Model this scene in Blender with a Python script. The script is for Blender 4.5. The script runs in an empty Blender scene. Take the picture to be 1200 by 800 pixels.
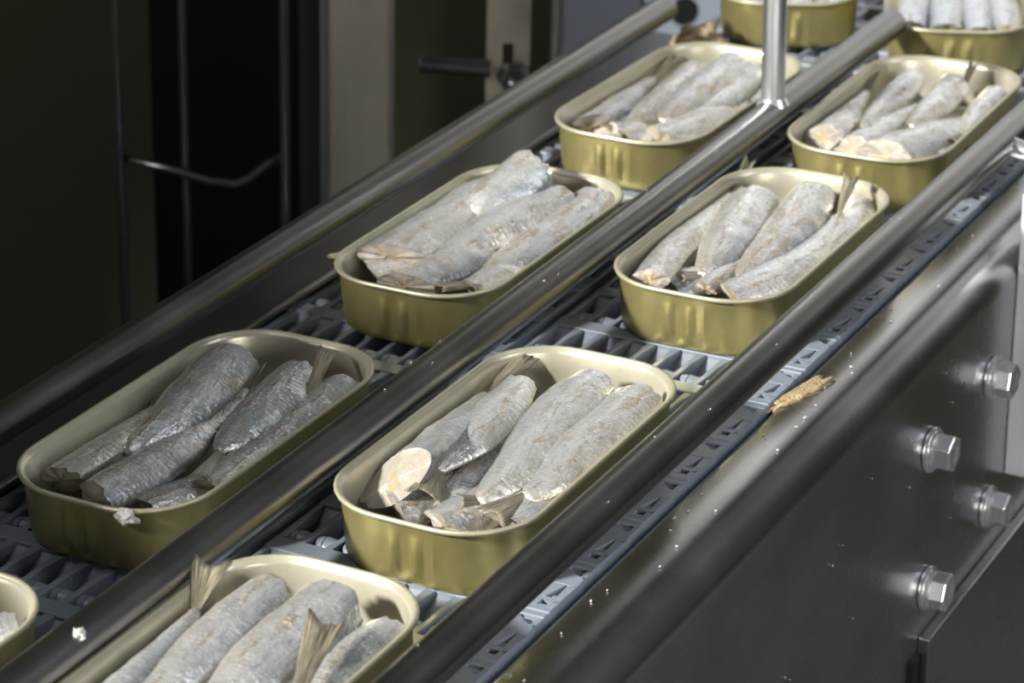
import bpy, bmesh, math, random
from mathutils import Vector, Matrix, noise

S = 0.001                       # all coordinates below are millimetres
PI = math.pi
C = bpy.context.scene.collection
scn = bpy.context.scene
rnd = random.Random(7)

# ------------------------------------------------------------------ camera
cd = bpy.data.cameras.new('camera'); cam = bpy.data.objects.new('camera', cd); C.objects.link(cam)
cd.sensor_width = 36.0; cd.lens = 3149.4 / 1200 * 36.0
cam.location = Vector((376.87, -753.68, 368.90)) * S
_R = Vector((0.87783, 0.47875, -0.01445)); _U = Vector((-0.18292, 0.36297, 0.91367)); _F = Vector((-0.44267, 0.79940, -0.40621))
cam.rotation_euler = Matrix((( _R.x, _U.x, -_F.x), (_R.y, _U.y, -_F.y), (_R.z, _U.z, -_F.z))).to_euler()
cd.clip_start = 0.02; cd.clip_end = 20
cd.dof.use_dof = True; cd.dof.focus_distance = 0.80; cd.dof.aperture_fstop = 22
scn.camera = cam

# ------------------------------------------------------------------ world, lights, exposure
w = bpy.data.worlds.new('world'); scn.world = w; w.use_nodes = True
bg = w.node_tree.nodes['Background']; bg.inputs[0].default_value = (0.80, 0.88, 1.0, 1); bg.inputs[1].default_value = 0.08

def area(name, loc, target, size, power, color=(1, 1, 1), sy=None, spread=180):
    l = bpy.data.lights.new(name, 'AREA'); l.energy = power; l.color = color
    l.shape = 'RECTANGLE'; l.size = size * S; l.size_y = (sy or size) * S; l.spread = math.radians(spread)
    o = bpy.data.objects.new(name, l); C.objects.link(o)
    o.location = Vector(loc) * S
    o.rotation_euler = (Vector(target) - Vector(loc)).to_track_quat('-Z', 'Y').to_euler()
    return o

def spot(name, loc, target, power, angle, blend, radius, color=(1, 1, 1)):
    l = bpy.data.lights.new(name, 'SPOT'); l.energy = power; l.color = color
    l.spot_size = math.radians(angle); l.spot_blend = blend; l.shadow_soft_size = radius * S
    o = bpy.data.objects.new(name, l); C.objects.link(o)
    o.location = Vector(loc) * S
    o.rotation_euler = (Vector(target) - Vector(loc)).to_track_quat('-Z', 'Y').to_euler()
    return o

spot('spotlight', (-1450, -2400, 1650), (30, 20, 0), 1290, 15.5, 0.7, 170, (1.0, 0.975, 0.92))
spot('far_fill_spot', (420, 60, 900), (-170, 640, -90), 85, 24, 0.6, 80, (0.96, 0.98, 1.0))  # added fill that brightens the pale panel and the farthest cans
area('glint_fill_front', (-620, -560, 1500), (40, 20, 0), 900, 2.8, (1.0, 0.975, 0.94), 600)  # added overhead fill, gives bolt faces and fish tops their glints
area('bright_hall_window', (80, 1235, 330), (80 + 484, 1235 - 875, 330), 1300, 3.3, (1.0, 0.97, 0.93), 600)
area('side_fill', (1050, -950, 260), (40, 0, 10), 500, 10, (1.0, 0.98, 0.94), 500)  # added fill from the right for can corners, bolts and support post
area('ceiling_lamp_side', (1500, 200, 1300), (60, 0, 0), 500, 10, (0.90, 0.95, 1.0), 900)

scn.view_settings.view_transform = 'Standard'; scn.view_settings.look = 'None'
scn.view_settings.gamma = 1.0; scn.view_settings.use_curve_mapping = False
scn.view_settings.exposure = 0.0
scn.cycles.use_denoising = True
scn.cycles.max_bounces = 8

# ------------------------------------------------------------------ materials
def mat(name):
    m = bpy.data.materials.new(name); m.use_nodes = True
    nt = m.node_tree; b = nt.nodes['Principled BSDF']
    return m, nt, b

class N:
    """tiny node helper"""
    def __init__(s, nt): s.nt = nt
    def new(s, t, **kw):
        n = s.nt.nodes.new(t)
        for k, v in kw.items(): setattr(n, k, v)
        return n
    def link(s, a, b): s.nt.links.new(a, b)
    def math(s, op, a, b=None, clamp=False):
        n = s.new('ShaderNodeMath', operation=op); n.use_clamp = clamp
        for i, x in enumerate((a, b)):
            if x is None: continue
            if hasattr(x, 'is_linked'): s.link(x, n.inputs[i])
            else: n.inputs[i].default_value = x
        return n.outputs[0]
    def noise(s, vec, scale, detail=3, rough=.55, dist=0.0):
        n = s.new('ShaderNodeTexNoise'); s.link(vec, n.inputs['Vector'])
        n.inputs['Scale'].default_value = scale; n.inputs['Detail'].default_value = detail
        n.inputs['Roughness'].default_value = rough; n.inputs['Distortion'].default_value = dist
        return n.outputs['Fac']
    def mapping(s, vec, sc=(1, 1, 1), loc=(0, 0, 0), rot=(0, 0, 0)):
        n = s.new('ShaderNodeMapping'); s.link(vec, n.inputs['Vector'])
        n.inputs['Scale'].default_value = sc; n.inputs['Location'].default_value = loc; n.inputs['Rotation'].default_value = rot
        return n.outputs[0]
    def ramp(s, fac, stops):
        n = s.new('ShaderNodeValToRGB'); s.link(fac, n.inputs[0]); e = n.color_ramp.elements
        while len(e) < len(stops): e.new(.5)
        for q, (p, c) in zip(e, stops):
            q.position = p; q.color = (*c, 1) if len(c) == 3 else c
        return n.outputs[0]
    def sstep(s, fac, a, b):
        n = s.new('ShaderNodeMapRange', interpolation_type='SMOOTHSTEP'); s.link(fac, n.inputs[0])
        n.inputs[1].default_value = a; n.inputs[2].default_value = b
        return n.outputs[0]
    def mix(s, fac, a, b):
        n = s.new('ShaderNodeMix', data_type='RGBA')
        if hasattr(fac, 'is_linked'): s.link(fac, n.inputs[0])
        else: n.inputs[0].default_value = fac
        for i, x in ((6, a), (7, b)):
            if hasattr(x, 'is_linked'): s.link(x, n.inputs[i])
            else: n.inputs[i].default_value = (*x, 1)
        return n.outputs[2]
    def bump(s, h, strength, dist, prev=None):
        n = s.new('ShaderNodeBump'); s.link(h, n.inputs['Height'])
        n.inputs['Strength'].default_value = strength; n.inputs['Distance'].default_value = dist
        if prev is not None: s.link(prev, n.inputs['Normal'])
        return n.outputs[0]

def simple(name, col, metal=0.0, rough=.5, bump=None, var=0.0, stretch=(1, 1, 1), spec=.5):
    m, nt, b = mat(name); n = N(nt)
    b.inputs['Metallic'].default_value = metal; b.inputs['Roughness'].default_value = rough
    b.inputs['Specular IOR Level'].default_value = spec
    tc = n.new('ShaderNodeTexCoord').outputs['Object']
    v = n.mapping(tc, stretch)
    f = n.noise(v, 120, 4)
    b.inputs['Base Color'].default_value = (*col, 1)
    if var:
        n.link(n.mix(f, tuple(c * (1 - var) for c in col), tuple(min(1, c * (1 + var)) for c in col)), b.inputs['Base Color'])
    if bump:
        n.link(n.bump(n.noise(v, bump[0], 3), bump[1], .001), b.inputs['Normal'])
    return m

# gold lacquered tinplate with speckles of wear
def gold_mat():
    m, nt, b = mat('gold_tinplate'); n = N(nt)
    tc = n.new('ShaderNodeTexCoord').outputs['Object']
    f = n.noise(tc, 70, 4); g = n.noise(tc, 420, 3, .6)
    col = n.mix(f, (0.35, 0.30, 0.115), (0.49, 0.43, 0.19))
    col = n.mix(n.sstep(g, .70, .76), col, (0.62, 0.56, 0.34))
    n.link(col, b.inputs['Base Color'])
    b.inputs['Metallic'].default_value = .78
    n.link(n.math('ADD', n.math('MULTIPLY', f, .2), .27), b.inputs['Roughness'])
    n.link(n.bump(n.noise(tc, 160, 3), .12, .001), b.inputs['Normal'])
    return m

def steel_mat(name, col, rough=.28, axis=1, metal=1.0, streak=.35):
    m, nt, b = mat(name); n = N(nt)
    tc = n.new('ShaderNodeTexCoord').outputs['Object']
    st = [400, 400, 400]; st[axis] = 8
    f = n.noise(n.mapping(tc, st), 1.0, 4)
    h = n.noise(tc, 25, 4)
    col2 = n.mix(n.math('ADD', n.math('MULTIPLY', f, streak), n.math('MULTIPLY', h, 1 - streak)), tuple(c * .72 for c in col), tuple(min(1, c * 1.2) for c in col))
    n.link(col2, b.inputs['Base Color'])
    b.inputs['Metallic'].default_value = metal
    n.link(n.math('ADD', n.math('MULTIPLY', h, .16), rough - .08), b.inputs['Roughness'])
    n.link(n.bump(f, .06, .0006), b.inputs['Normal'])
    return m

def fish_skin():
    m, nt, b = mat('sardine_skin'); n = N(nt)
    uv = n.new('ShaderNodeUVMap', uv_map='cm').outputs[0]
    bd = n.new('ShaderNodeUVMap', uv_map='band').outputs[0]
    oi = n.new('ShaderNodeObjectInfo').outputs['Random']
    cmb = n.new('ShaderNodeCombineXYZ'); n.link(n.math('MULTIPLY', oi, 37.0), cmb.inputs[0]); n.link(n.math('MULTIPLY', oi, 91.0), cmb.inputs[1])
    add = n.new('ShaderNodeVectorMath', operation='ADD'); n.link(uv, add.inputs[0]); n.link(cmb.outputs[0], add.inputs[1])
    p = add.outputs[0]
    sep = n.new('ShaderNodeSeparateXYZ'); n.link(bd, sep.inputs[0]); t, v = sep.outputs[0], sep.outputs[1]
    soft = n.noise(n.mapping(p, (.5, 1.1, 1)), 1.0, 3, .5, .4)                 # broad tint along the flank
    mid = n.noise(n.mapping(p, (.8, 3.4, 1), (5, 2, 0)), 1.3, 5, .65, .7)      # long streaks
    wr = n.noise(n.mapping(p, (8.5, 1.6, 1), (0, 0, 0), (0, 0, .30)), 1.0, 4, .6, 1.0)   # fine wrinkles running across the body
    col = n.mix(soft, (0.66, 0.69, 0.72), (0.92, 0.905, 0.87))
    patch = n.sstep(n.noise(n.mapping(p, (.7, .9, 1), (17, 4, 0)), 1.0, 3), .42, .62)            # where the skin is wrinkled
    col = n.mix(n.math('MULTIPLY', n.math('MULTIPLY', n.sstep(wr, .45, .72), patch), .60), col, (0.96, 0.96, 0.95))
    col = n.mix(n.math('MULTIPLY', n.sstep(mid, .52, .66), .45), col, (0.42, 0.48, 0.55))        # bluish streaks
    col = n.mix(n.math('MULTIPLY', n.sstep(v, .05, .75), .55), col, (0.46, 0.50, 0.54))          # blue-grey upper flank
    col = n.mix(n.math('MULTIPLY', n.sstep(v, .62, 1.0), .75), col, (0.17, 0.185, 0.185))        # dark back
    col = n.mix(n.math('MULTIPLY', n.sstep(v, -.25, -.9), .50), col, (0.70, 0.63, 0.52))         # creamy belly
    tail = n.math('MULTIPLY', n.sstep(t, .62, 1.0), .45)
    col = n.mix(tail, col, (0.50, 0.40, 0.28))                                                   # tan towards the tail
    big = n.noise(n.mapping(p, (.8, 1.7, 1), (31, 7, 0)), 1.0, 5, .6, .6)
    at0 = n.new('ShaderNodeAttribute', attribute_type='OBJECT', attribute_name='tan').outputs['Fac']
    big = n.math('ADD', big, n.math('MULTIPLY', at0, .10))
    col = n.mix(n.math('MULTIPLY', n.sstep(big, .57, .70), .55), col, (0.56, 0.46, 0.33))        # tan skin
    brn = n.noise(n.mapping(p, (1.3, 2.8, 1), (11, 3, 0)), 1.7, 6, .72, .5)
    at = n.new('ShaderNodeAttribute', attribute_type='OBJECT', attribute_name='tan').outputs['Fac']      # how much of the skin is rubbed tan
    brn = n.math('ADD', brn, n.math('MULTIPLY', at, .07))
    spots = n.sstep(brn, .65, .71)
    col = n.mix(n.math('MULTIPLY', spots, .8), col, (0.24, 0.14, 0.055))                         # brown torn spots
    # ragged seam along the flank
    seam = n.math('ABSOLUTE', n.math('ADD', n.math('ADD', v, .30), n.math('MULTIPLY', n.math('SUBTRACT', soft, .5), 1.6)))
    tooth = n.noise(n.mapping(p, (9, 3, 1), (3, 1, 0)), 1.0, 3, .6)
    sm = n.math('MULTIPLY', n.sstep(n.math('ADD', seam, n.math('MULTIPLY', n.math('SUBTRACT', tooth, .5), .35)), .13, .02), n.sstep(n.noise(n.mapping(p, (.9, .8, 1), (7, 7, 0)), 1.0, 3), .42, .58))
    col = n.mix(n.math('MULTIPLY', sm, .75), col, (0.52, 0.39, 0.24))
    n.link(col, b.inputs['Base Color'])
    b.inputs['Metallic'].default_value = .68
    n.link(n.math('ADD', n.math('MULTIPLY', wr, .24), .15), b.inputs['Roughness'])
    b.inputs['Coat Weight'].default_value = .6; b.inputs['Coat Roughness'].default_value = .14
    vor = n.new('ShaderNodeTexVoronoi'); n.link(n.mapping(p, (9, 7, 1)), vor.inputs['Vector']); vor.inputs['Scale'].default_value = 1.0
    n1 = n.bump(soft, .30, .004)
    n2 = n.bump(mid, .40, .0012, n1)
    n3 = n.bump(n.math('MULTIPLY', wr, n.math('ADD', n.math('MULTIPLY', patch, .85), .15)), .70, .0005, n2)
    n4 = n.bump(vor.outputs['Distance'], .30, .0004, n3)
    n5 = n.bump(n.math('SUBTRACT', sm, spots), .5, .0006, n4)
    n.link(n5, b.inputs['Normal'])
    return m

def flesh_mat():
    m, nt, b = mat('sardine_flesh'); n = N(nt)
    uv = n.new('ShaderNodeUVMap', uv_map='cm').outputs[0]
    oi = n.new('ShaderNodeObjectInfo').outputs['Random']
    cmb = n.new('ShaderNodeCombineXYZ'); n.link(n.math('MULTIPLY', oi, 17.0), cmb.inputs[0])
    add = n.new('ShaderNodeVectorMath', operation='ADD'); n.link(uv, add.inputs[0]); n.link(cmb.outputs[0], add.inputs[1])
    ln = n.new('ShaderNodeVectorMath', operation='LENGTH'); n.link(uv, ln.inputs[0])
    f = n.noise(add.outputs[0], 2.5, 5, .65, .6)
    gut = n.math('ADD', ln.outputs['Value'], n.math('MULTIPLY', n.math('SUBTRACT', f, .5), 1.9))
    col = n.mix(f, (0.235, 0.205, 0.16), (0.345, 0.32, 0.275))
    col = n.mix(n.math('MULTIPLY', n.sstep(gut, .30, .05), .75), col, (0.32, 0.23, 0.10))
    col = n.mix(n.math('MULTIPLY', n.sstep(n.noise(add.outputs[0], 6, 4), .62, .7), .5), col, (0.45, 0.29, 0.15))
    n.link(col, b.inputs['Base Color']); b.inputs['Roughness'].default_value = .38
    b.inputs['Subsurface Weight'].default_value = .15; b.inputs['Subsurface Scale'].default_value = .002
    n.link(n.bump(f, .6, .0015), b.inputs['Normal'])
    return m

def fin_mat():
    m, nt, b = mat('sardine_fin'); n = N(nt)
    uv = n.new('ShaderNodeUVMap', uv_map='cm').outputs[0]
    f = n.noise(n.mapping(uv, (1.0, 18, 1)), 1.0, 4)
    col = n.mix(n.sstep(f, .35, .65), (0.10, 0.085, 0.055), (0.34, 0.30, 0.22))
    n.link(col, b.inputs['Base Color']); b.inputs['Roughness'].default_value = .35; b.inputs['Metallic'].default_value = .1
    n.link(n.bump(f, .6, .0008), b.inputs['Normal'])
    return m

def belt_mat():
    m, nt, b = mat('belt_plastic'); n = N(nt)
    tc = n.new('ShaderNodeTexCoord').outputs['Object']
    f = n.noise(tc, 60, 5, .6)
    n.link(n.mix(f, (0.15, 0.175, 0.215), (0.215, 0.245, 0.29)), b.inputs['Base Color'])
    b.inputs['Roughness'].default_value = .33
    n.link(n.bump(n.noise(tc, 500, 2), .08, .0005), b.inputs['Normal'])
    return m

M = dict(
    gold=gold_mat(),
    lining=simple('cream_can_lining', (0.46, 0.435, 0.335), .45, .32, (300, .10), .10),
    rim=simple('pale_gold_rim', (0.43, 0.405, 0.28), .50, .42, (300, .1), .12),
    skin=fish_skin(), flesh=flesh_mat(), fin=fin_mat(), belt=belt_mat(),
    rail=steel_mat('worn_steel_bar', (0.30, 0.298, 0.29), .30, 1),
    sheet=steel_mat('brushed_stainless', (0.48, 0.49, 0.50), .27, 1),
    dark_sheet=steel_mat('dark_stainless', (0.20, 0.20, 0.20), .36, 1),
    post=steel_mat('brushed_post_steel', (0.42, 0.39, 0.32), .38, 2),
    bolt=simple('bright_bolt_steel', (0.82, 0.82, 0.82), .85, .24, (300, .05)),
    rod=simple('zinc_threaded_rod', (0.66, 0.68, 0.71), 1.0, .38),
    galv=simple('pale_zinc_plate', (0.72, 0.74, 0.76), .35, .4),
    black=simple('black_cabinet_paint', (0.004, 0.004, 0.004), 0, .8, spec=.1),
    gap=simple('black_wear_strip', (0.006, 0.007, 0.009), 0, .45),
    wire=simple('grey_wire_steel', (0.06, 0.06, 0.06), .9, .32),
    olive=simple('olive_wall_paint', (0.085, 0.09, 0.045), 0, .8, None, .12),
    floor=simple('grey_concrete', (0.19, 0.205, 0.22), 0, .6),
    boxgrey=simple('grey_machine_box', (0.10, 0.11, 0.125), .3, .45),
    pale=simple('pale_machine_panel', (0.42, 0.45, 0.50), .2, .45),
    hole=simple('dark_hole', (0.004, 0.004, 0.004), 0, .9),
    scrap=simple('dried_fish_scrap', (0.36, 0.275, 0.16), 0, .5, (900, .8), .6),
    white_bit=simple('pale_fish_fleck', (0.50, 0.48, 0.44), 0, .45),
)

# ------------------------------------------------------------------ mesh helpers
def obj(name, verts, faces, m, parent=None, smooth=False, loc=None, uvs=None):
    me = bpy.data.meshes.new(name)
    me.from_pydata([tuple(c * S for c in v) for v in verts], [], faces)
    me.update()
    if smooth: me.polygons.foreach_set('use_smooth', [True] * len(me.polygons))
    if m is not None: me.materials.append(m)
    for nm, vals in (uvs or {}).items():
        l = me.uv_layers.new(name=nm)
        idx = [0] * len(me.loops); me.loops.foreach_get('vertex_index', idx)
        flat = []
        for i in idx: flat.extend(vals[i])
        l.data.foreach_set('uv', flat)
    bm = bmesh.new(); bm.from_mesh(me); bmesh.ops.recalc_face_normals(bm, faces=bm.faces); bm.to_mesh(me); bm.free()
    o = bpy.data.objects.new(name, me); C.objects.link(o)
    if parent is not None: o.parent = parent
    if loc is not None: o.location = Vector(loc) * S
    return o

def tag(o, label=None, cat=None, group=None, kind=None):
    for k, v in (('label', label), ('category', cat), ('group', group), ('kind', kind)):
        if v: o[k] = v
    return o

def thing(name, label, cat, loc=(0, 0, 0), rz=0, group=None):
    o = bpy.data.objects.new(name, None); C.objects.link(o); o.empty_display_size = .01
    o.location = Vector(loc) * S; o.rotation_euler = (0, 0, rz)
    return tag(o, label, cat, group)

def clone(o, parent=None, loc=None):
    c = o.copy(); C.objects.link(c); c.parent = parent
    if loc is not None: c.location = Vector(loc) * S
    return c

class MB:
    def __init__(s): s.v = []; s.f = []
    def box(s, x0, x1, y0, y1, z0, z1):
        b = len(s.v)
        s.v += [(x0, y0, z0), (x1, y0, z0), (x1, y1, z0), (x0, y1, z0), (x0, y0, z1), (x1, y0, z1), (x1, y1, z1), (x0, y1, z1)]
        s.f += [tuple(b + i for i in q) for q in ((3, 2, 1, 0), (4, 5, 6, 7), (0, 1, 5, 4), (1, 2, 6, 5), (2, 3, 7, 6), (3, 0, 4, 7))]
    def prism(s, poly, z0, z1):
        b = len(s.v); n = len(poly)
        s.v += [(x, y, z0) for x, y in poly] + [(x, y, z1) for x, y in poly]
        s.f += [tuple(b + i for i in reversed(range(n))), tuple(b + n + i for i in range(n))]
        s.f += [(b + i, b + (i + 1) % n, b + n + (i + 1) % n, b + n + i) for i in range(n)]
    def sweep(s, path, r, n=16, caps=True):
        """round tube along a list of points; r may be a list"""
        b = len(s.v); k = len(path); P = [Vector(p) for p in path]
        up = Vector((0, 0, 1))
        for i, p in enumerate(P):
            t = (P[min(k - 1, i + 1)] - P[max(0, i - 1)]).normalized()
            a = t.cross(up if abs(t.dot(up)) < .95 else Vector((1, 0, 0))).normalized(); c = a.cross(t)
            rr = r[i] if isinstance(r, (list, tuple)) else r
            for j in range(n):
                q = 2 * PI * j / n
                s.v.append(tuple(p + a * (rr * math.cos(q)) + c * (rr * math.sin(q))))
        for i in range(k - 1):
            for j in range(n):
                j2 = (j + 1) % n
                s.f.append((b + i * n + j, b + i * n + j2, b + (i + 1) * n + j2, b + (i + 1) * n + j))
        if caps:
            s.f.append(tuple(b + j for j in reversed(range(n)))); s.f.append(tuple(b + (k - 1) * n + j for j in range(n)))
    def build(s, name, m, parent=None, smooth=False, loc=None, bevel=0, auto=False):
        o = obj(name, s.v, s.f, m, parent, smooth, loc)
        if bevel:
            bm = bmesh.new(); bm.from_mesh(o.data)
            bmesh.ops.remove_doubles(bm, verts=bm.verts, dist=1e-6)
            bmesh.ops.bevel(bm, geom=[e for e in bm.edges if len(e.link_faces) == 2 and e.calc_face_angle(0) > .6], offset=bevel * S, segments=2, affect='EDGES', profile=.5)
            bm.to_mesh(o.data); bm.free()
        if auto: o.data.set_sharp_from_angle(angle=math.radians(40))
        return o

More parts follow.
